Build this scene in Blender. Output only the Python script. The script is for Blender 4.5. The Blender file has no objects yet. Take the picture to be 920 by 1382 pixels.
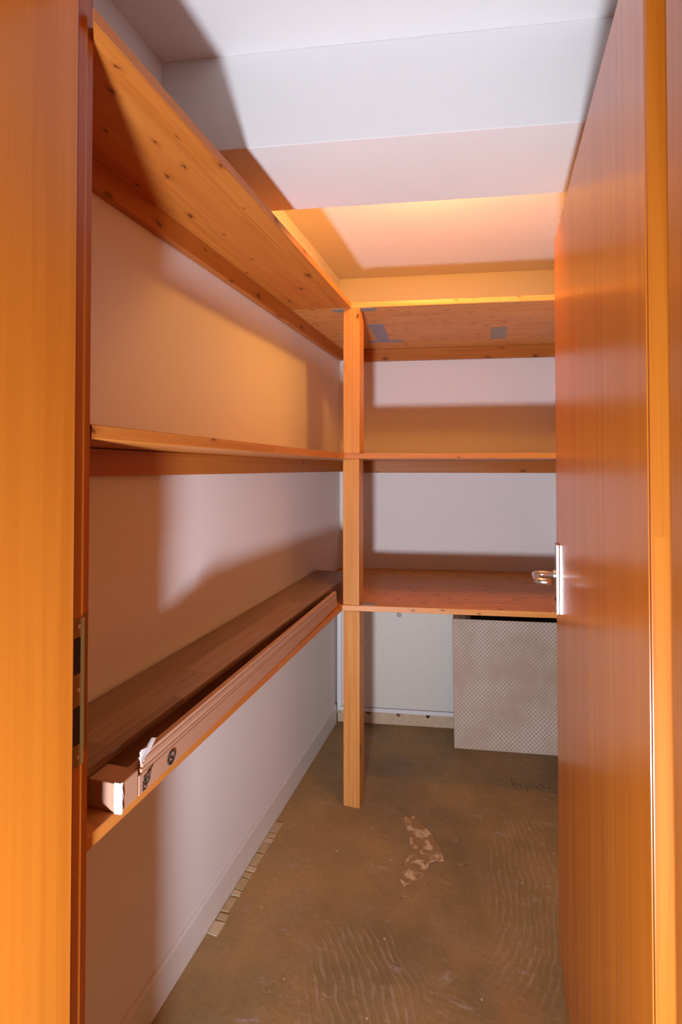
import bpy, bmesh, math, random
from mathutils import Vector, Matrix

random.seed(7)
S = bpy.context.scene
COL = S.collection
R = math.radians

# ---------------------------------------------------------------- camera
cd = bpy.data.cameras.new('camera')
cd.sensor_fit = 'VERTICAL'
cd.sensor_height = 36.0
cd.lens = 36.0 * 676.0 / 1382.0
cd.shift_y = -(691.0 - 619.0) / 1382.0
cd.clip_start = 0.02
cam = bpy.data.objects.new('camera', cd)
COL.objects.link(cam)
cam.location = (0, 0, 1.35)
cam.rotation_euler = (R(90 + 0.93), 0, R(17.0))
S.camera = cam

# ---------------------------------------------------------------- world, lights, exposure
W = bpy.data.worlds.new('world'); S.world = W
W.use_nodes = True
W.node_tree.nodes['Background'].inputs[0].default_value = (1.0, 0.38, 0.10, 1)
W.node_tree.nodes['Background'].inputs[1].default_value = 0.24

def disc_light(name, loc, aim, power, color, size):
    l = bpy.data.lights.new(name, 'AREA'); l.shape = 'DISK'; l.size = size
    l.energy = power; l.color = color
    o = bpy.data.objects.new(name, l); o.location = loc
    o.rotation_euler = Vector(aim).to_track_quat('-Z', 'Y').to_euler(); COL.objects.link(o)
    return o
# daylight-white lamp standing low in the hall, to the right behind the photographer, aimed up into the closet
disc_light('hall_light', (-0.12, -0.42, 0.50), (-0.05, 0.78, 0.62), 58, (0.78, 0.87, 1.0), 0.14)
# warm lamp tucked up under the ceiling behind the beam
cl = bpy.data.lights.new('closet_light', 'POINT'); cl.energy = 13; cl.color = (1.0, 0.46, 0.09); cl.shadow_soft_size = 0.02
co = bpy.data.objects.new('closet_light', cl); co.location = (-0.17, 1.60, 2.24); COL.objects.link(co)

S.view_settings.view_transform = 'Standard'
S.view_settings.look = 'None'
S.view_settings.gamma = 1
S.view_settings.exposure = 0.0
S.view_settings.use_curve_mapping = False

# ---------------------------------------------------------------- node helpers
class NT:
    def __init__(s, name, rough=0.5, spec=0.5):
        s.m = bpy.data.materials.new(name); s.m.use_nodes = True
        s.t = s.m.node_tree; s.b = s.t.nodes['Principled BSDF']
        s.b.inputs['Roughness'].default_value = rough
        s.b.inputs['Specular IOR Level'].default_value = spec
    def n(s, k, **kw):
        x = s.t.nodes.new(k)
        for a, v in kw.items(): setattr(x, a, v)
        return x
    def l(s, a, b): s.t.links.new(a, b)
    def inp(s, sock, v):
        if isinstance(v, bpy.types.NodeSocket): s.l(v, sock)
        else: sock.default_value = v
    def math(s, op, a, b=0.0, c=0.0):
        x = s.n('ShaderNodeMath', operation=op)
        for i, v in enumerate((a, b, c)): s.inp(x.inputs[i], v)
        return x.outputs[0]
    def mix(s, f, a, b, mode='MIX'):
        x = s.n('ShaderNodeMix', data_type='RGBA', blend_type=mode)
        s.inp(x.inputs[0], f)
        for i, v in ((6, a), (7, b)):
            s.inp(x.inputs[i], v if isinstance(v, bpy.types.NodeSocket) else (*v, 1))
        return x.outputs[2]
    def noise(s, vec, scale, detail=2, rough=0.5, dist=0.0):
        x = s.n('ShaderNodeTexNoise'); s.l(vec, x.inputs['Vector'])
        x.inputs['Scale'].default_value = scale; x.inputs['Detail'].default_value = detail
        x.inputs['Roughness'].default_value = rough; x.inputs['Distortion'].default_value = dist
        return x.outputs['Fac']
    def ramp(s, f, lo, hi):
        x = s.n('ShaderNodeMapRange', interpolation_type='SMOOTHSTEP'); s.l(f, x.inputs[0])
        x.inputs[1].default_value = lo; x.inputs[2].default_value = hi
        return x.outputs[0]
    def scaled(s, vec, sc, off=None):
        x = s.n('ShaderNodeMapping'); s.l(vec, x.inputs[0]); x.inputs['Scale'].default_value = sc
        if off: x.inputs['Location'].default_value = off
        return x.outputs[0]
    def objvec(s, rnd=True):
        c = s.n('ShaderNodeTexCoord').outputs['Object']
        if not rnd: return c
        r = s.n('ShaderNodeObjectInfo').outputs['Random']
        k = s.math('MULTIPLY', r, 31.7)
        cb = s.n('ShaderNodeCombineXYZ')
        for i in range(3): s.l(k, cb.inputs[i])
        a = s.n('ShaderNodeVectorMath', operation='ADD'); s.l(c, a.inputs[0]); s.l(cb.outputs[0], a.inputs[1])
        return a.outputs[0]
    def sep(s, v):
        x = s.n('ShaderNodeSeparateXYZ'); s.l(v, x.inputs[0]); return x.outputs
    def comb(s, a, b, c):
        x = s.n('ShaderNodeCombineXYZ')
        for i, v in enumerate((a, b, c)): s.inp(x.inputs[i], v)
        return x.outputs[0]
    def color(s, v): s.inp(s.b.inputs['Base Color'], v if isinstance(v, bpy.types.NodeSocket) else (*v, 1))
    def bump(s, h, strength=0.3, dist=0.002):
        x = s.n('ShaderNodeBump'); s.l(h, x.inputs['Height'])
        x.inputs['Strength'].default_value = strength; x.inputs['Distance'].default_value = dist
        s.l(x.outputs[0], s.b.inputs['Normal'])

def flat(name, col, rough=0.5, metal=0.0, spec=0.5, noise=0.06):
    t = NT(name, rough, spec); t.b.inputs['Metallic'].default_value = metal
    v = t.objvec()
    f = t.noise(v, 40, 3)
    t.color(t.mix(f, tuple(c * (1 - noise) for c in col), tuple(min(1, c * (1 + noise)) for c in col)))
    return t.m

def pine(name, base, lam=0.045, knots=0.5, kscale=7.0, rough=0.42, joints=1.7):
    """glued pine board: grain along local X, staves across local Y, knots"""
    t = NT(name, rough, 0.35)
    v = t.objvec(); u, w, z = t.sep(v)
    idx = t.math('FLOOR', t.math('DIVIDE', w, lam))
    wn = t.n('ShaderNodeTexWhiteNoise', noise_dimensions='1D'); t.l(idx, wn.inputs['W'])
    seg = t.math('FLOOR', t.math('ADD', t.math('MULTIPLY', u, joints), t.math('MULTIPLY', wn.outputs[0], 9.0)))
    wn2 = t.n('ShaderNodeTexWhiteNoise', noise_dimensions='2D')
    t.l(t.comb(idx, seg, 0.0), wn2.inputs['Vector'])
    stave = wn2.outputs['Value']
    vo = t.n('ShaderNodeTexVoronoi', feature='F1', voronoi_dimensions='2D'); vo.inputs['Scale'].default_value = kscale
    kn = t.math('MULTIPLY', t.math('SUBTRACT', t.noise(v, 45, 3, 0.6), 0.5), 0.022)
    kn2 = t.math('MULTIPLY', t.math('SUBTRACT', t.noise(v, 33, 3, 0.6), 0.5), 0.022)
    t.l(t.comb(t.math('MULTIPLY', t.math('ADD', u, kn), 0.7), t.math('MULTIPLY', t.math('ADD', t.math('ADD', w, z), kn2), 1.5), 0.0), vo.inputs['Vector'])
    d = vo.outputs['Distance']; cr, cg, cb2 = t.sep(vo.outputs['Color'])
    has = t.math('LESS_THAN', cr, knots)
    rad = t.math('ADD', 0.03, t.math('MULTIPLY', cg, 0.065))
    core = t.math('MULTIPLY', has, t.math('SUBTRACT', 1.0, t.ramp(t.math('DIVIDE', d, rad), 0.35, 1.35)))
    halo = t.math('MULTIPLY', has, t.math('SUBTRACT', 1.0, t.ramp(t.math('DIVIDE', d, rad), 0.9, 3.2)))
    w2 = t.math('ADD', t.math('ADD', w, t.math('MULTIPLY', halo, 0.012)), t.math('MULTIPLY', stave, 3.0))
    g = t.noise(t.comb(t.math('MULTIPLY', u, 1.3), t.math('MULTIPLY', w2, 75), t.math('MULTIPLY', z, 75)), 1.0, 4, 0.6, 0.6)
    g2 = t.noise(t.comb(t.math('MULTIPLY', u, 3), t.math('MULTIPLY', w2, 14), t.math('MULTIPLY', z, 14)), 1.0, 2)
    dark = tuple(base[i] * k for i, k in enumerate((0.86, 0.74, 0.60)))
    light = tuple(min(1, base[i] * k) for i, k in enumerate((1.08, 1.16, 1.25)))
    c = t.mix(t.ramp(g, 0.36, 0.62), base, dark)
    c = t.mix(t.math('MULTIPLY', t.ramp(g2, 0.4, 0.75), 0.55), c, light)
    c = t.mix(t.math('MULTIPLY', stave, 0.35), c, dark, 'MIX')
    fr = t.math('FRACT', t.math('DIVIDE', w, lam))
    seam = t.math('LESS_THAN', fr, 0.0009 / lam)
    c = t.mix(t.math('MULTIPLY', seam, 0.55), c, tuple(b * 0.3 for b in base))
    c = t.mix(t.math('MULTIPLY', halo, 0.45), c, (base[0] * 0.6, base[1] * 0.4, base[2] * 0.3))
    c = t.mix(t.math('MULTIPLY', core, 0.88), c, (0.09, 0.028, 0.008))
    t.color(c); t.bump(g, 0.12, 0.001)
    return t.m

def veneer(name, base, rough, coat=0.0, axis='Z'):
    """lacquered veneer, grain along the given local axis"""
    t = NT(name, rough, 0.5)
    t.b.inputs['Coat Weight'].default_value = coat
    t.b.inputs['Coat Roughness'].default_value = 0.13
    v = t.objvec(); u, w, z = t.sep(v)
    sc = {'Z': (60, 60, 1.1), 'X': (1.1, 60, 60)}[axis]
    g = t.noise(t.scaled(v, sc), 1.0, 4, 0.6, 0.4)
    sc2 = {'Z': (9, 9, .35), 'X': (.35, 9, 9)}[axis]
    g2 = t.noise(t.scaled(v, sc2), 1.0, 2)
    fl = t.noise(t.scaled(v, (260, 260, 45) if axis == 'Z' else (45, 260, 260)), 1.0, 1)
    d = tuple(base[i] * k for i, k in enumerate((0.84, 0.74, 0.6)))
    l = tuple(min(1, base[i] * k) for i, k in enumerate((1.1, 1.15, 1.3)))
    c = t.mix(t.ramp(g, 0.35, 0.65), d, base)
    c = t.mix(t.math('MULTIPLY', t.ramp(g2, 0.35, 0.7), 0.6), c, l)
    c = t.mix(t.math('MULTIPLY', t.ramp(fl, 0.6, 0.72), 0.12), c, d)
    t.color(c)
    return t.m

M = {}
def plaster(name, col, bscale=130, bs=0.22):
    t = NT(name, 0.85, 0.15)
    v = t.objvec(False)
    a = t.noise(v, bscale, 3, 0.6); b = t.noise(v, 3.0, 3)
    c = t.mix(b, tuple(x * 0.96 for x in col), col)
    vo = t.n('ShaderNodeTexVoronoi'); vo.inputs['Scale'].default_value = 9; t.l(v, vo.inputs['Vector'])
    spot = t.math('MULTIPLY', t.math('SUBTRACT', 1.0, t.ramp(vo.outputs['Distance'], 0.02, 0.06)),
                  t.math('LESS_THAN', t.sep(vo.outputs['Color'])[0], 0.25))
    t.color(c); t.bump(t.math('ADD', a, t.math('MULTIPLY', spot, 0.9)), bs, 0.0025)
    return t.m
M['wall'] = plaster('wall_plaster', (0.80, 0.735, 0.71))
M['ceil'] = plaster('ceiling_plaster', (0.82, 0.79, 0.78), 110, 0.3)
M['base'] = flat('baseboard_paint', (0.72, 0.66, 0.62), 0.45)
M['pine'] = pine('pine_board', (0.54, 0.185, 0.034), knots=0.6, kscale=10)
M['knotty'] = pine('knotty_pine_board', (0.70, 0.325, 0.10), lam=0.045, knots=0.55, kscale=17)
M['knotty2'] = pine('dark_knotty_pine', (0.66, 0.27, 0.06), lam=0.06, knots=0.65, kscale=13)
M['batten'] = pine('pine_batten', (0.47, 0.155, 0.026), lam=0.2, knots=0.6, kscale=8, joints=0.0)
M['post'] = pine('pine_post', (0.64, 0.275, 0.07), lam=0.3, knots=0.45, kscale=6.5, joints=0.0)
M['door'] = veneer('door_veneer', (0.64, 0.185, 0.010), 0.27, 0.12)
M['frame'] = veneer('frame_veneer', (0.52, 0.155, 0.013), 0.38, 0.15)
M['edge'] = pine('door_edge_wood', (0.46, 0.135, 0.012), lam=0.5, knots=0.0, kscale=4, rough=0.35)
M['steel'] = flat('brushed_steel', (0.80, 0.78, 0.74), 0.28, 1.0)
M['brass'] = flat('dull_brass', (0.30, 0.17, 0.05), 0.5, 0.7)
M['zinc'] = flat('zinc_plate', (0.30, 0.32, 0.31), 0.55, 0.3, noise=0.3)
M['knot'] = flat('knot_wood', (0.10, 0.02, 0.006), 0.5)
M['black'] = flat('black_plastic_and_shade', (0.012, 0.010, 0.012), 0.5)  # clip plastic; also colours the painted dark panel on the back wall
M['dark'] = flat('painted_shade', (0.03, 0.012, 0.006), 0.8)  # near-black colour stands in for shade inside the keyhole and latch holes
M['gasket'] = flat('brown_rubber', (0.17, 0.045, 0.03), 0.5)
M['tape'] = flat('grey_tape', (0.27, 0.25, 0.29), 0.5, noise=0.3)
M['card'] = flat('cardboard', (0.42, 0.215, 0.13), 0.8)
M['card2'] = flat('cardboard_light', (0.50, 0.28, 0.18), 0.8)
M['film'] = flat('white_film', (0.60, 0.57, 0.58), 0.3)
M['ink'] = flat('black_ink', (0.02, 0.012, 0.01), 0.8)
M['pencil'] = flat('pencil_mark', (0.16, 0.115, 0.07), 0.9)
M['white'] = flat('white_enamel', (0.76, 0.74, 0.73), 0.4, noise=0.02)
M['cream'] = flat('cream_panel', (0.70, 0.655, 0.58), 0.5, noise=0.03)
M['grey'] = flat('grey_lock', (0.22, 0.20, 0.19), 0.45, 0.4)
M['ply'] = flat('raw_wood_strip', (0.58, 0.42, 0.28), 0.8, noise=0.2)

def laminate():
    t = NT('walnut_laminate', 0.42, 0.4)
    v = t.objvec(); u, w, z = t.sep(v)
    lam = 0.0645
    idx = t.math('FLOOR', t.math('DIVIDE', w, lam))
    wn = t.n('ShaderNodeTexWhiteNoise', noise_dimensions='1D'); t.l(idx, wn.inputs['W'])
    seg = t.math('FLOOR', t.math('ADD', t.math('MULTIPLY', u, 3.1), t.math('MULTIPLY', wn.outputs[0], 9.0)))
    wn2 = t.n('ShaderNodeTexWhiteNoise', noise_dimensions='2D'); t.l(t.comb(idx, seg, 0.0), wn2.inputs['Vector'])
    st = wn2.outputs['Value']
    g = t.noise(t.comb(t.math('ADD', t.math('MULTIPLY', u, 4), t.math('MULTIPLY', st, 20)), t.math('MULTIPLY', w, 90), z), 1.0, 4, 0.6, 0.5)
    c = t.mix(st, (0.24, 0.135, 0.09), (0.40, 0.25, 0.165))
    c = t.mix(t.ramp(g, 0.35, 0.7), c, (0.14, 0.08, 0.055))
    t.color(t.mix(0.55, c, t.mix(st, (0.22, 0.125, 0.085), (0.40, 0.245, 0.16))))
    return t.m
M['laminate'] = laminate()

def lattice():
    t = NT('lattice_print', 0.55, 0.4)
    v = t.objvec(False); u, w, z = t.sep(v)
    def line(a):
        f = t.math('FRACT', t.math('MULTIPLY', a, 1 / 0.0195))
        return t.math('SUBTRACT', 1.0, t.ramp(t.math('ABSOLUTE', t.math('SUBTRACT', f, 0.5)), 0.05, 0.22))
    l1 = line(t.math('ADD', u, z)); l2 = line(t.math('SUBTRACT', u, z))
    L = t.math('MAXIMUM', l1, l2)
    wear = t.ramp(t.noise(v, 4.5, 4, 0.65), 0.35, 0.66)
    u_in = t.math('LESS_THAN', t.math('ABSOLUTE', z), 9.0)
    c = t.mix(t.noise(v, 3, 2), (0.42, 0.285, 0.19), (0.50, 0.35, 0.245))
    c = t.mix(t.math('MULTIPLY', L, t.math('ADD', 0.12, t.math('MULTIPLY', wear, 0.62))), c, (0.78, 0.68, 0.60))
    t.color(c); t.bump(L, 0.25, 0.001)
    return t.m
M['lattice'] = lattice()

def screed():
    t = NT('screed_floor', 0.55, 0.35)
    v = t.objvec(False)
    n1 = t.noise(v, 1.6, 5, 0.6); n2 = t.noise(v, 9, 5, 0.6, 0.4); n3 = t.noise(v, 60, 3)
    c = t.mix(t.ramp(n1, 0.36, 0.64), (0.25, 0.175, 0.085), (0.46, 0.285, 0.11))
    c = t.mix(t.math('MULTIPLY', t.ramp(n2, 0.45, 0.7), 0.5), c, (0.36, 0.25, 0.15))
    c = t.mix(t.math('MULTIPLY', n3, 0.35), c, (0.12, 0.075, 0.04))
    # rusty stains
    ns = t.noise(t.scaled(v, (1, 1, 1), (4.3, 1.1, 0)), 2.7, 3)
    c = t.mix(t.math('MULTIPLY', t.ramp(ns, 0.62, 0.78), 0.45), c, (0.45, 0.22, 0.07))
    # grey-lilac adhesive smears
    ng = t.noise(t.scaled(v, (1, 2.4, 1), (7.7, 3.1, 0)), 6.5, 7, 0.8, 0.3)
    sm = t.ramp(ng, 0.57, 0.68)
    c = t.mix(t.math('MULTIPLY', sm, 0.6), c, (0.44, 0.36, 0.33))
    # notched-trowel ridges: arcs swept from several stands
    u, w, z = t.sep(v)
    def arcs(cx, cy, rx, ry, pitch, lo, hi):
        wob = t.math('MULTIPLY', t.noise(v, 3.5, 3), 0.11)
        dx = t.math('SUBTRACT', u, cx); dy = t.math('SUBTRACT', w, cy)
        r = t.math('ADD', t.math('SQRT', t.math('ADD', t.math('MULTIPLY', dx, dx), t.math('MULTIPLY', dy, dy))), wob)
        sn = t.math('SINE', t.math('MULTIPLY', r, 2 * math.pi / pitch))
        ex = t.math('DIVIDE', t.math('SUBTRACT', u, rx[0]), rx[1]); ey = t.math('DIVIDE', t.math('SUBTRACT', w, ry[0]), ry[1])
        e = t.math('ADD', t.math('MULTIPLY', ex, ex), t.math('MULTIPLY', ey, ey))
        e = t.math('ADD', e, t.math('MULTIPLY', t.noise(v, 6, 3), 1.2))
        return t.math('MULTIPLY', t.ramp(sn, 0.1, 0.9), t.math('SUBTRACT', 1.0, t.ramp(e, 0.9, 1.6)))
    a1 = arcs(-0.75, 1.75, (0.10, 0.16), (1.72, 0.45), 0.021, 0, 0)
    a3 = arcs(-1.25, 0.75, (-0.34, 0.20), (1.28, 0.22), 0.022, 0, 0)
    A = t.math('MAXIMUM', a1, a3)
    c = t.mix(t.math('MULTIPLY', A, t.math('MULTIPLY', t.ramp(t.noise(v, 30, 3), 0.35, 0.7), 0.45)), c, (0.50, 0.39, 0.30))
    # fine pale scrapes
    n5 = t.noise(t.scaled(v, (1, 3.2, 1), (1.7, 9.1, 0)), 26, 5, 0.75, 0.4)
    m5 = t.ramp(t.noise(v, 3.1, 3), 0.42, 0.62)
    c = t.mix(t.math('MULTIPLY', t.math('MULTIPLY', t.ramp(n5, 0.56, 0.68), m5), 0.5), c, (0.52, 0.42, 0.33))
    # specks
    vo = t.n('ShaderNodeTexVoronoi'); vo.inputs['Scale'].default_value = 26; t.l(v, vo.inputs['Vector'])
    cr = t.sep(vo.outputs['Color'])
    sp = t.math('SUBTRACT', 1.0, t.ramp(vo.outputs['Distance'], 0.05, 0.11))
    c = t.mix(t.math('MULTIPLY', t.math('MULTIPLY', sp, t.math('LESS_THAN', cr[0], 0.10)), 0.8), c, (0.7, 0.6, 0.48))
    c = t.mix(t.math('MULTIPLY', t.math('MULTIPLY', sp, t.math('GREATER_THAN', cr[1], 0.93)), 0.8), c, (0.05, 0.03, 0.02))
    t.color(c)
    t.bump(t.math('ADD', t.math('MULTIPLY', A, 0.5), t.math('ADD', n3, t.math('MULTIPLY', sm, 0.5))), 0.35, 0.003)
    return t.m
M['screed'] = screed()

def chips():
    t = NT('chipped_screed', 0.8, 0.2)
    v = t.objvec(False)
    n = t.noise(v, 28, 4, 0.6, 0.5)
    t.color(t.mix(t.ramp(n, 0.47, 0.60), (0.34, 0.21, 0.10), (0.66, 0.50, 0.32)))
    t.bump(n, 0.6, 0.004); return t.m
M['chip'] = chips()
M['mosaic'] = flat('old_mosaic', (0.50, 0.38, 0.22), 0.6, noise=0.25)
M['mosaic2'] = flat('old_mosaic_pale', (0.62, 0.50, 0.33), 0.6, noise=0.2)

# ---------------------------------------------------------------- mesh helpers
def link(o, parent=None):
    COL.objects.link(o)
    if parent is not None:
        o.parent = parent
        o.matrix_parent_inverse = WM[parent.name].inverted()
    return o
WM = {}
def mat_of(loc, rot=(0, 0, 0)):
    from mathutils import Euler
    return Matrix.Translation(loc) @ Euler(rot).to_matrix().to_4x4()
def obj(name, bm, m, parent=None, loc=(0, 0, 0), rot=(0, 0, 0), smooth=False, label=None):
    me = bpy.data.meshes.new(name); bm.normal_update(); bm.to_mesh(me); bm.free()
    for mm in (m if isinstance(m, (list, tuple)) else [m]): me.materials.append(mm)
    if smooth: me.polygons.foreach_set('use_smooth', [True] * len(me.polygons))
    o = bpy.data.objects.new(name, me)
    o.location = loc; o.rotation_euler = rot
    link(o, parent); WM[o.name] = mat_of(loc, rot)
    if label: o['label'] = label
    return o
def add_box(bm, a, b, bevel=0.0, mi=0):
    a = Vector(a); b = Vector(b)
    t = bmesh.new()
    bmesh.ops.create_cube(t, size=1.0)
    for v in t.verts:
        v.co = Vector((a.x if v.co.x < 0 else b.x, a.y if v.co.y < 0 else b.y, a.z if v.co.z < 0 else b.z))
    if bevel > 0:
        bmesh.ops.bevel(t, geom=list(t.edges), offset=bevel, segments=2, affect='EDGES', profile=0.6)
    for f in t.faces: f.material_index = mi
    me = bpy.data.meshes.new('tmp'); t.to_mesh(me); t.free(); bm.from_mesh(me); bpy.data.meshes.remove(me)
    return bm
def boxbm(a, b, bevel=0.0): return add_box(bmesh.new(), a, b, bevel)
def board(name, L, Wd, T, m, parent, loc, rot=(0, 0, 0), bevel=0.0012, label=None):
    """box: local X 0..L, Y 0..W, Z 0..T"""
    return obj(name, boxbm((0, 0, 0), (L, Wd, T), bevel), m, parent, loc, rot, label=label)
def prism(bm, pts, z0, z1):
    lo = [bm.verts.new((x, y, z0)) for x, y in pts]; hi = [bm.verts.new((x, y, z1)) for x, y in pts]
    bm.faces.new(lo[::-1]); bm.faces.new(hi)
    n = len(pts)
    for i in range(n): bm.faces.new((lo[i], lo[(i + 1) % n], hi[(i + 1) % n], hi[i]))
    bmesh.ops.recalc_face_normals(bm, faces=bm.faces)
    return bm
def tube(bm, pts, r, seg=16):
    pts = [Vector(p) for p in pts]; rings = []
    up = Vector((0, 0, 1))
    for i, p in enumerate(pts):
        d = (pts[min(i + 1, len(pts) - 1)] - pts[max(i - 1, 0)]).normalized()
        s = d.cross(up)
        if s.length < 1e-4: s = Vector((1, 0, 0))
        s.normalize(); t2 = s.cross(d)
        rr = r[i] if isinstance(r, (list, tuple)) else r
        rings.append([bm.verts.new(p + (s * math.cos(a) + t2 * math.sin(a)) * rr) for a in [2 * math.pi * k / seg for k in range(seg)]])
    for a, b in zip(rings, rings[1:]):
        for k in range(seg): bm.faces.new((a[k], a[(k + 1) % seg], b[(k + 1) % seg], b[k]))
    bm.faces.new(rings[0]); bm.faces.new(rings[-1])
    bmesh.ops.recalc_face_normals(bm, faces=bm.faces)
    return bm
def disc(bm, c, axis, r, h, seg=20):
    c = Vector(c); a = Vector(axis).normalized()
    return tube(bm, [c, c + a * h], r, seg)
def thing(name, label, cat, loc, group=None):
    o = bpy.data.objects.new(name, None); o.empty_display_size = 0.05
    o.location = loc; COL.objects.link(o); WM[o.name] = mat_of(loc)
    o['label'] = label; o['category'] = cat; o['kind'] = 'thing'
    if group: o['group'] = group
    return o
def struct(o): o['kind'] = 'structure'; return o

TH = R(10)                                    # the back wall, the shelves on it and the beam are skewed 10 degrees
Bv = Vector((math.cos(TH), math.sin(TH), 0)); Nv = Vector((-math.sin(TH), math.cos(TH), 0))
def at(o, s, n, z=0.0):                       # o + s along the skewed direction + n into depth
    p = Vector((o[0], o[1], 0)) + Bv * s + Nv * n; p.z = z; return p
ROTB = (0, 0, TH)

XL = -0.813; XR = 0.335; ZC = 2.39
WB = (XL, 2.64)                               # corner of left and back wall
# ---------------------------------------------------------------- the room shell
struct(obj('floor', boxbm((-1.6, -1.6, -0.06), (1.4, 3.2, 0)), M['screed']))
struct(obj('ceiling', boxbm((-1.0, 0.50, ZC), (0.55, 3.1, ZC + 0.1)), M['ceil']))
struct(obj('wall_left', boxbm((XL - 0.12, 0.45, 0), (XL, 3.0, ZC)), M['wall']))
struct(obj('wall_right', boxbm((XR, 0.45, 0), (XR + 0.12, 3.0, ZC)), M['wall']))
struct(obj('wall_back', boxbm((-0.1, 0, 0), (1.4, 0.12, ZC)), M['wall'], None, at(WB, 0, 0), ROTB))
# the wall with the doorway
YH, YI = 0.42, 0.590
bm = bmesh.new()
add_box(bm, (-1.7, YH, 0), (-0.60, YI, 2.45)); add_box(bm, (0.222, YH, 0), (1.4, YI, 2.45))
add_box(bm, (-0.60, YH, 2.11), (0.222, YI, 2.45))
struct(obj('wall_front', bm, M['wall']))
# ceiling beam, parallel to the back wall
struct(obj('trim_1', boxbm((-0.06, 0, 2.15), (1.35, 0.31, ZC), 0.002), M['ceil'], None, at((XL, 1.083), 0, 0), ROTB,
           label=None))
# baseboard
bm = prism(bmesh.new(), [(0, 0), (0.011, 0), (0.011, 0.088), (0.006, 0.095), (0, 0.096)], 0, 1.895)
o = obj('baseboard_left', bm, M['base'], None, (XL, 2.545, 0), (R(90), 0, 0)); struct(o)

# floor details: leftover mosaic strip beside the baseboard, a chipped place, a scribble
FL = bpy.data.objects['floor']
y = 1.292
k = 0
while y < 1.725:
    ln = random.choice((0.022, 0.03, 0.045, 0.055)); 
    wd = 0.024 + random.random() * 0.008
    x0 = XL + 0.0135
    c = [(x0, y + random.uniform(0, .006)), (x0 + wd, y + random.uniform(0, .006)),
         (x0 + wd + random.uniform(-.003, .003), y + ln), (x0, y + ln + random.uniform(-.003, .003))]
    obj('mosaic_chip', prism(bmesh.new(), c, 0.0003, 0.0025), M['mosaic'] if k % 3 else M['mosaic2'], FL)
    y += ln + 0.004; k += 1
pc = [(-0.345, 1.935), (-0.30, 1.955), (-0.245, 1.905), (-0.195, 1.83), (-0.175, 1.765), (-0.215, 1.745), (-0.225, 1.69), (-0.255, 1.65),
      (-0.285, 1.615), (-0.305, 1.66), (-0.295, 1.72), (-0.285, 1.78), (-0.30, 1.85), (-0.33, 1.90)]
pts = []
for i, p in enumerate(pc):
    q = pc[(i + 1) % len(pc)]
    for s in (0, .33, .66):
        pts.append((p[0] + (q[0] - p[0]) * s + random.uniform(-.004, .004), p[1] + (q[1] - p[1]) * s + random.uniform(-.005, .005)))
obj('chipped_patch', prism(bmesh.new(), pts, 0.0002, 0.0014), M['chip'], FL, label='pale chipped patch in the screed')
def strokes(name, m, parent, paths, fn, r):
    bm = bmesh.new()
    for p in paths: tube(bm, [fn(a, b) for a, b in p], r, 5)
    return obj(name, bm, m, parent)
g = [[(0, .055), (0, 0), (.028, 0), (.036, .016), (.026, .028), (.004, .028)],
     [(.055, -.012), (.058, .03), (.08, .03), (.088, .014), (.06, .006)],
     [(.105, .012), (.14, .014), (.135, .03), (.112, .03), (.105, .01), (.122, -.003), (.14, .0)],
     [(.185, .03), (.160, .03), (.157, .016), (.183, .012), (.182, -.004), (.156, -.004)]]
strokes('scribble', M['pencil'], FL, g, lambda a, b: at((0.075, 2.235), a * .9, b * 1.3, 0.0004), 0.0018)

# ---------------------------------------------------------------- corner shelving
CS = thing('corner_shelf', 'built-in L-shaped pine shelving with three levels and a corner post', 'shelf', (-0.55, 1.96, 0))
PO = (-0.583, 1.929)                          # front left corner of the post
YS = 0.607
ZS = {'low': (0.775, 0.797), 'mid': (1.382, 1.404), 'top': (1.990, 2.012)}
# left shelf boards: local X along the wall (world -Y..), width across
def left_board(z0, z1, xe, y1, tilt=0.0, label=None, tongue=False):
    # local X runs from the far end towards the door
    L = y1 - YS
    bm = bmesh.new(); w = xe - XL - 0.001
    # far end cut along the skewed joint
    e = w * math.tan(TH)
    pts = [(0, 0), (L, 0), (L, w), (-e, w)]
    if tongue: pts = [(0, 0), (L + 0.003, 0), (L + 0.003, w - 0.027), (L + 0.028, w - 0.0045), (L + 0.033, w), (-e, w)]
    prism(bm, pts, 0, z1 - z0)
    bmesh.ops.bevel(bm, geom=list(bm.edges), offset=0.0012, segments=1, affect='EDGES')
    return obj('shelf_board', bm, M['pine'], CS, (XL + 0.001, y1, z0), (0, tilt, R(-90)), label=label)
# prism local: x -> world -Y, y -> world +X
left_board(*ZS['low'], -0.583, 1.885)
left_board(*ZS['mid'], -0.575, 1.885, R(-0.45))
left_board(*ZS['top'], -0.548, 1.885, tongue=True)
def back_board(z0, z1, off, label=None, m='pine'):
    # runs from the left wall to the right wall, front edge at the post
    o = at(PO, -0.235, -off)
    bm = bmesh.new()
    L = 1.145; Wd = 0.70 + off
    t = math.tan(TH)
    Wd = (Vector((WB[0], WB[1], 0)) - Vector((PO[0], PO[1], 0))).dot(Nv) + off - 0.002
    prism(bm, [(0.006, 0), (L, 0), (L + Wd * t, Wd), (0.006 + Wd * t, Wd)], 0, z1 - z0)
    bmesh.ops.bevel(bm, geom=list(bm.edges), offset=0.0012, segments=1, affect='EDGES')
    return obj('shelf_board', bm, M[m], CS, (o.x, o.y, z0), ROTB, label=label)
back_board(*ZS['low'], 0.004, 'knotty pine board', 'knotty2')
back_board(*ZS['mid'], 0.003)
back_board(*ZS['top'], 0.003, 'knotty pine board', 'knotty')
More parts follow.
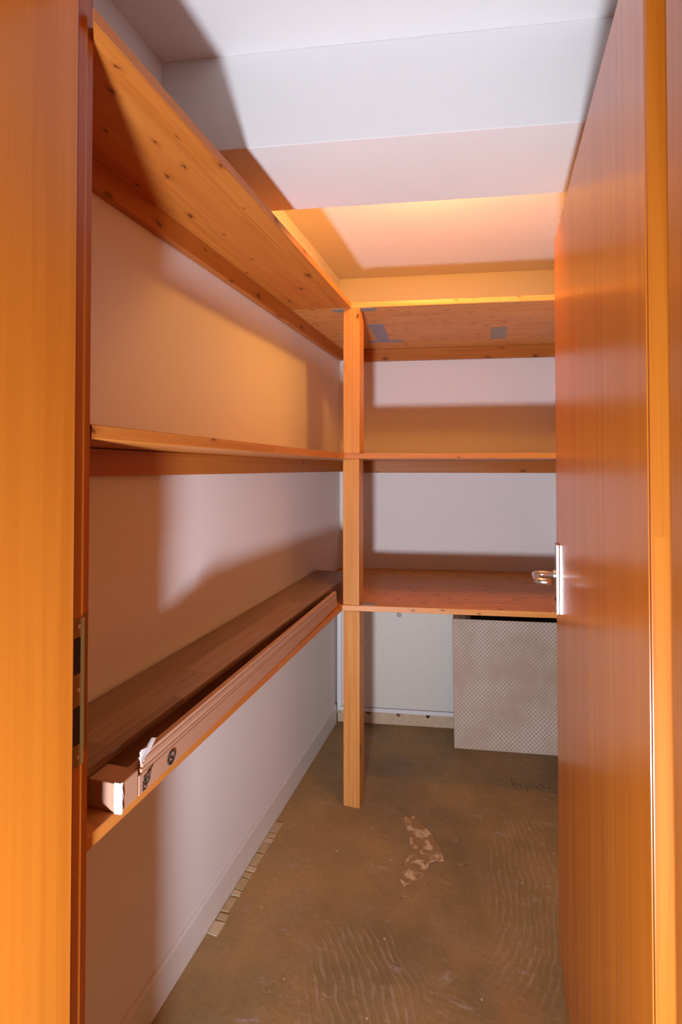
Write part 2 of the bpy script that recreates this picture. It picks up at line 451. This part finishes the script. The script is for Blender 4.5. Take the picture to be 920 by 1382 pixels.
# wall battens under the boards
BT, BH = 0.024, 0.058
for k in ('low', 'mid', 'top'):
    zt = ZS[k][0] - 0.0005
    board('batten', 2.01, BT, BH, M['batten'], CS, (XL + 0.001, 2.62, zt - BH), (0, R(-0.2) if k == 'mid' else 0, R(-90)))
    if k != 'low':
        p = at(WB, 0.032, -BT - 0.001)
        board('batten', 1.12, BT, BH + 0.006, M['batten'], CS, (p.x, p.y, zt - BH - 0.006), ROTB)
# the post in three lengths between the boards: local X is up
for z0, z1, dx in ((0.0, 0.7745, 0.002), (0.7975, 1.3815, 0.0), (1.4045, 1.9895, 0.002)):
    p = Vector((PO[0] + 0.0665 + dx, PO[1] + 0.004, 0))
    board('post', z1 - z0, 0.0665, 0.073, M['post'], CS, (p.x, p.y, z0),
          (0, 0, 0), 0.0025)
posts = [o for o in CS.children if o.name.startswith('post')]
for o in posts:
    # (square to the left shelf, not to the skewed one)
    m3 = Matrix((Vector((0, 0, 1)), Vector((-1, 0, 0)), Vector((0, -1, 0)))).transposed()
    o.location = o.location + Vector((0, 0.073, 0))
    o.rotation_euler = m3.to_euler()
# steel joining plates and bits of tape
def plate(name, poly, z, th, m, label):
    bm = prism(bmesh.new(), poly, z, z + th)
    return obj(name, bm, m, CS, label=label)
zt = ZS['top'][0]
a = at(PO, -0.050, 0.006); b = at(PO, 0.135, 0.006); c = at(PO, 0.135, 0.042); d = at(PO, -0.035, 0.042)
plate('joining_plate', [(v.x, v.y) for v in (a, b, c, d)], zt - 0.0018, 0.0016, M['zinc'], 'grey steel joining plate')
a = at(PO, 0.085, 0.24); b = at(PO, 0.155, 0.24); c = at(PO, 0.175, 0.53); d = at(PO, 0.115, 0.53)
plate('tape', [(v.x, v.y) for v in (a, b, c, d)], zt - 0.0012, 0.001, M['tape'], 'piece of grey tape')
a = at(PO, 0.07, 0.53); b = at(PO, 0.245, 0.53); c = at(PO, 0.245, 0.57); d = at(PO, 0.06, 0.57)
plate('tape', [(v.x, v.y) for v in (a, b, c, d)], zt - 0.0014, 0.001, M['tape'], 'strip of grey tape')
# perforated plate
bm = bmesh.new()
for i in range(6): add_box(bm, (i * 0.0125, 0, 0), (i * 0.0125 + 0.008, 0.20, 0.0015))
for j in range(6): add_box(bm, (0, j * 0.0384, 0.0004), (0.0705, j * 0.0384 + 0.008, 0.0018))
obj('perforated_plate', bm, M['zinc'], CS, (-0.012, 2.40, zt - 0.002), (0, 0, 0), label='perforated zinc plate')
p = at(PO, 0.078, 0.004)
obj('joining_plate', boxbm((0, 0, 0), (0.055, 0.04, 0.0016)), M['zinc'], CS, (p.x, p.y, ZS['low'][1]), ROTB, label='grey steel joining plate')

# ---------------------------------------------------------------- laminate planks on the low left shelf
ZT = ZS['low'][1]
def plank(x0, x1, y0, y1, z, rot, label, th=0.0078):
    t = obj('laminate_plank', boxbm((0, 0, 0), (y1 - y0, x1 - x0, th), 0.0008), M['laminate'], None, (x0, y1, z), (0, 0, R(-90) + rot))
    t['label'] = label; t['category'] = 'plank'; t['kind'] = 'thing'; t['group'] = 'loose laminate planks on the low shelf'
    return t
z = ZT + 0.0004
fp = obj('flooring_pack', boxbm((0, 0, 0), (1.46, 0.164, 0.0488), 0.002), M['laminate'], None, (XL + 0.004, 2.185, z), (0, 0, R(-90)))
fp['label'] = 'dark flat pack of flooring mostly hidden under the two loose planks on the low shelf'; fp['category'] = 'package'; fp['kind'] = 'thing'
z += 0.0492
plank(XL + 0.006, -0.632, 0.609, 2.215, z, 0, 'brown flooring plank just under the topmost one, edge showing above the dark gap'); z += 0.0082
plank(XL + 0.010, -0.629, 0.608, 2.24, z, 0, 'brown three-strip laminate flooring plank on top of the stack by the wall')

# ---------------------------------------------------------------- long wrapped bundle in front of the planks
PK = thing('moulding_bundle', 'long narrow cardboard pack of striped mouldings, torn white film at its near end', 'package', (-0.60, 1.28, ZT))
a0 = Vector((-0.571, 0.668, 0)); a1 = Vector((-0.5935, 1.885, 0))
dv = (a1 - a0).normalized(); Lp = (a1 - a0).length
ang = math.atan2(dv.y, dv.x)
PR = (0, 0, ang)                              # local X along the bundle, local Y towards the wall
obj('cardboard_sleeve', boxbm((0.045, 0, 0), (Lp, 0.036, 0.0335), 0.0015), M['card'], PK, (a0.x, a0.y, ZT + 0.0004), PR)
zz = 0.0344
for i in range(4):
    h = 0.0072
    obj('moulding_strip', boxbm((0.052 + 0.003 * i, 0.0004 + 0.0008 * (i % 2), zz), (Lp - 0.002, 0.0125, zz + h), 0.0012), M['card2'] if i % 2 else M['card'], PK,
        (a0.x, a0.y, ZT), PR)
    zz += h + 0.0003
# near end cap, lower than the strips
obj('end_cap', boxbm((0, 0.0005, 0), (0.044, 0.115, 0.046), 0.003), M['card'], PK, (a0.x, a0.y, ZT + 0.0004), PR)
# crumpled white film wrapped round the corner
bm = bmesh.new()
nu, nv = 10, 8
rows = []
for j in range(nv + 1):
    row = []
    for i in range(nu + 1):
        s = i / nu; h = j / nv * 0.049
        if s < 0.6: q = (-0.0015, 0.013 * (1 - s / 0.6) - 0.0015)
        else: q = ((s - 0.6) / 0.4 * (0.003 + 0.0015 * math.sin(j * 1.7)), -0.0018)
        row.append(bm.verts.new((q[0] + random.uniform(-.0008, 0), q[1] + random.uniform(-.0010, 0), h)))
    rows.append(row)
for a, b in zip(rows, rows[1:]):
    for i in range(nu): bm.faces.new((a[i], a[i + 1], b[i + 1], b[i]))
bmesh.ops.recalc_face_normals(bm, faces=bm.faces)
bmesh.ops.solidify(bm, geom=list(bm.faces), thickness=0.0006)
obj('film', bm, M['film'], PK, (a0.x, a0.y, ZT + 0.0006), PR, smooth=False, label='crumpled white plastic film')
# torn flap standing at the top of the strips
bm = bmesh.new()
fl = [(0.050, 0.064), (0.046, 0.074), (0.050, 0.088), (0.062, 0.086), (0.078, 0.094), (0.086, 0.0902), (0.080, 0.081), (0.068, 0.077), (0.058, 0.070)]
v1 = [bm.verts.new((x, 0.0005, z)) for x, z in fl]; v2 = [bm.verts.new((x, -0.0006 - 0.002 * (i % 2), z)) for i, (x, z) in enumerate(fl)]
bm.faces.new(v1); bm.faces.new(v2[::-1])
for i in range(len(fl)): j = (i + 1) % len(fl); bm.faces.new((v1[i], v1[j], v2[j], v2[i]))
bmesh.ops.recalc_face_normals(bm, faces=bm.faces)
obj('film', bm, M['film'], PK, (a0.x, a0.y, ZT - 0.013), PR, label='torn flap of white film')
# printed marks on the sleeve
def side(u, h): 
    p = a0 + dv * u; p = p + Vector((dv.y, -dv.x, 0)) * 0.0008; p.z = ZT + h; return p
sq = [[(.054, .004), (.054, .018), (.062, .018), (.062, .004), (.054, .004)], [(.0565, .012), (.0565, .027), (.068, .027), (.068, .010), (.0565, .012)],
      [(.0595, .020), (.065, .020)], [(.062, .024), (.062, .014)], [(.070, .012), (.074, .027), (.066, .030), (.080, .032)]]
strokes('printed_mark', M['ink'], PK, sq, side, 0.0009)
ring = [[(.1335 + .0105 * math.cos(t * math.pi / 10), .0165 + .0115 * math.sin(t * math.pi / 10)) for t in range(21)],
        [(.1335, .024), (.129, .018), (.135, .015), (.139, .010), (.133, .008)]]
strokes('printed_mark', M['ink'], PK, ring, side, 0.0016)

# ---------------------------------------------------------------- white cabinet hatch at the foot of the back wall
CB = thing('meter_cabinet', 'low white metal cabinet with a cream hatch and round lock, under the back shelf', 'cabinet', (-0.5, 2.66, 0.06))
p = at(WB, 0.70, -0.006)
obj('painted_shade', boxbm((0, 0, 0), (0.48, 0.0055, 0.26)), M['black'], bpy.data.objects['wall_back'], (p.x, p.y, 0.50), ROTB, label='flat panel painted black as the dark gap beside the cabinet')  # flat panel added on the wall; the gap's darkness is only its colour
CO = (XL + 0.012, 2.552)
cw = 0.665
def cab(name, s0, s1, n0, n1, z0, z1, m, bev=0.001, label=None, parent=CB):
    p = at(CO, s0, n0)
    return obj(name, boxbm((0, 0, 0), (s1 - s0, n1 - n0, z1 - z0), bev), M[m], parent, (p.x, p.y, z0), ROTB, label=label)
cab('casing', 0.0, cw, 0.012, 0.082, 0.062, 0.700, 'white', label='white metal casing')
cab('frame_rail', 0.0, cw, 0.0, 0.0115, 0.062, 0.082, 'white')
cab('frame_rail', 0.0, cw, 0.0, 0.0115, 0.680, 0.700, 'white')
cab('frame_stile', 0.0, 0.022, 0.0, 0.0115, 0.0825, 0.6795, 'white')
cab('frame_stile', cw - 0.022, cw, 0.0, 0.0115, 0.0825, 0.6795, 'white')
hatch = cab('hatch', 0.0245, cw - 0.0245, 0.003, 0.0115, 0.0852, 0.6768, 'cream', label='cream hatch panel')
p = at(CO, 0.326, 0.003, 0.575)
obj('lock', disc(bmesh.new(), p, -Nv, 0.0125, 0.006), M['grey'], hatch, smooth=False, label='round grey lock')
cab('plinth', 0.002, cw, 0.004, 0.075, 0.0005, 0.0615, 'ply', label='raw wooden strip')
for i, s in enumerate((0.165, 0.323, 0.474)):
    p = at(CO, s, 0.004)
    bm = bmesh.new()
    prism(bm, [(-0.011, 0.0), (-0.011, 0.008), (0, 0.020), (0.011, 0.008), (0.011, 0.0)], 0, 0.006)
    obj('clip', bm, M['black'], CB, (p.x, p.y, 0.0625 - 0.001), (R(-90), 0, TH), label='black plastic clip')
p = at(CO, 0.006, 0.004, 0.055)
obj('screw', disc(bmesh.new(), p, -Nv, 0.009, 0.008, 12), M['steel'], CB, label='small metal screw')

# board leaning on the cabinet
LB = obj('patterned_board', boxbm((0, 0, 0), (0.51, 0.012, 0.597), 0.0015), M['lattice'], None,
         (-0.189, 2.478, 0.0003), (R(-9.0), 0, R(9.3)))
LB['label'] = 'beige board printed with a fine white diamond lattice, leaning under the back shelf'
LB['category'] = 'board'; LB['kind'] = 'thing'

# ---------------------------------------------------------------- door leaf
DR = thing('door_1', 'open orange beech-veneer door leaf', 'door', (0.185, 0.632, 0))
del DR['label'], DR['category']; DR['kind'] = 'structure'
ZD = 1.989
leaf = obj('door_leaf', boxbm((0.165, 0.640, 0.008), (0.205, 1.520, ZD), 0.0015), M['door'], DR)
o = obj('door_edge', boxbm((0, 0, 0), (ZD - 0.0085, 0.026, 0.0075), 0.001), M['edge'], DR, label='solid wood hinge edge with a knot')
m3 = Matrix((Vector((0, 0, 1)), Vector((1, 0, 0)), Vector((0, 1, 0)))).transposed()
o.rotation_euler = m3.to_euler(); o.location = (0.1655, 0.632, 0.0085)
obj('knot', disc(bmesh.new(), (0.1795, 0.6316, 1.737), (0, 1, 0), 0.0045, 0.002, 12), M['knot'], o, label='dark knot in the edge')
for zc in (0.25, 1.78):
    bm = bmesh.new(); tube(bm, [(0.2135, 0.634, zc - 0.04), (0.2135, 0.634, zc + 0.04)], 0.007, 14)
    obj('hinge', bm, M['steel'], DR)
hd = obj('handle_plate', boxbm((0.1572, 1.452, 0.955), (0.1649, 1.492, 1.142), 0.0022), M['steel'], DR, label='long bright metal handle plate')
def lever(side):
    x0, x1 = (0.157, 0.104) if side < 0 else (0.212, 0.262)
    pts = [(x0, 1.472)]
    n = 6
    s = -1 if side < 0 else 1
    r = 0.016
    c = (x1 - s * r, 1.472 - r)
    for i in range(n + 1):
        a = math.pi / 2 * i / n
        pts.append((c[0] + s * r * math.sin(a), c[1] + r * math.cos(a)))
    c = (x1 - s * r, 1.375 + r)
    for i in range(n + 1):
        a = math.pi / 2 * i / n
        pts.append((c[0] + s * r * math.cos(a), c[1] - r * math.sin(a)))
    pts.append((x1 - s * 0.034, 1.375))
    return [(x, y, 1.058) for x, y in pts]
bm = bmesh.new(); tube(bm, lever(-1), 0.0085, 14); obj('lever', bm, M['steel'], hd, smooth=True)
bm = bmesh.new(); disc(bm, (0.157, 1.472, 1.058), (-1, 0, 0), 0.012, 0.006); obj('rose', bm, M['steel'], hd)
bm = bmesh.new(); disc(bm, (0.1572, 1.472, 0.992), (-1, 0, 0), 0.006, 0.0012, 12); obj('keyhole', bm, M['dark'], hd)
hd2 = obj('handle_plate', boxbm((0.2051, 1.452, 0.955), (0.2125, 1.492, 1.142), 0.0022), M['steel'], DR)
bm = bmesh.new(); tube(bm, lever(1), 0.0085, 14); obj('lever', bm, M['steel'], hd2, smooth=True)

# ---------------------------------------------------------------- door frame
FR = bpy.data.objects.new('trim_2', None); FR.location = (-0.2, 0.5, 0); COL.objects.link(FR); WM[FR.name] = mat_of((-0.2, 0.5, 0))
FR['kind'] = 'structure'
ZH = 2.06
YR = 0.549
pl_ = [(-0.60, YH - 0.014), (-0.549, YH - 0.014), (-0.549, YR), (-0.562, YR), (-0.562, 0.579), (-0.575, 0.579), (-0.575, 0.603), (-0.66, 0.603), (-0.66, 0.591), (-0.60, 0.591)]
obj('jamb', prism(bmesh.new(), pl_, 0, ZH + 0.045), M['frame'], FR)
pr_ = [(0.222, YH - 0.014), (0.173, YH - 0.014), (0.173, 0.5895), (0.187, 0.5895), (0.187, 0.603), (0.27, 0.603), (0.27, 0.591), (0.222, 0.591)]
obj('jamb', prism(bmesh.new(), pr_, 0, ZH + 0.045), M['frame'], FR)
bm = bmesh.new(); add_box(bm, (-0.5485, YH - 0.014, ZH), (0.1725, 0.589, ZH + 0.045))
obj('head_jamb', bm, M['frame'], FR)
bm = bmesh.new(); add_box(bm, (-0.68, YH - 0.028, 0), (-0.558, YH - 0.0145, ZH + 0.06)); obj('casing', bm, M['frame'], FR)
bm = bmesh.new(); add_box(bm, (0.181, YH - 0.028, 0), (0.303, YH - 0.0145, ZH + 0.06)); obj('casing', bm, M['frame'], FR)
bm = bmesh.new(); tube(bm, [(-0.5605, YR + 0.006, 0.0), (-0.5605, YR + 0.006, ZH)], 0.005, 10); obj('gasket', bm, M['gasket'], FR, label='brown rubber seal')
# strike plate with two openings, in the rebate
q = lambda z: 1.35 - (1.35 - z) * 0.93
zs0, zs1 = q(0.898), q(1.120)
bm = bmesh.new()
x0, x1 = -0.5619, -0.5603; y0, y1 = 0.550, 0.5795
ops = ((q(0.931), q(0.988)), (q(1.037), q(1.092)))
for a, b in ((zs0, ops[0][0]), (ops[0][1], ops[1][0]), (ops[1][1], zs1)): add_box(bm, (x0, y0, a), (x1, y1, b))
for a, b in ops: add_box(bm, (x0, 0.575, a), (x1, y1, b))
add_box(bm, (-0.5748, 0.5792, zs0 + 0.004), (x1, 0.5806, zs1)); add_box(bm, (-0.5749, 0.5806, zs0 + 0.008), (-0.5735, 0.600, zs1))
sp = obj('strike_plate', bm, M['brass'], FR, label='dull brass strike plate with two openings')
for a, b in ops:
    obj('latch_opening', boxbm((-0.5618, y0, a), (-0.5614, 0.575, b)), M['dark'], sp, label='latch opening, its shade painted dark')  # thin sheet behind each hole; the shade of its depth is painted
for zc in (q(0.912), q(1.0125), q(1.108)):
    bm = bmesh.new(); disc(bm, (x1, 0.571, zc), (1, 0, 0), 0.003, 0.0006, 12); obj('screw', bm, M['steel'], sp)
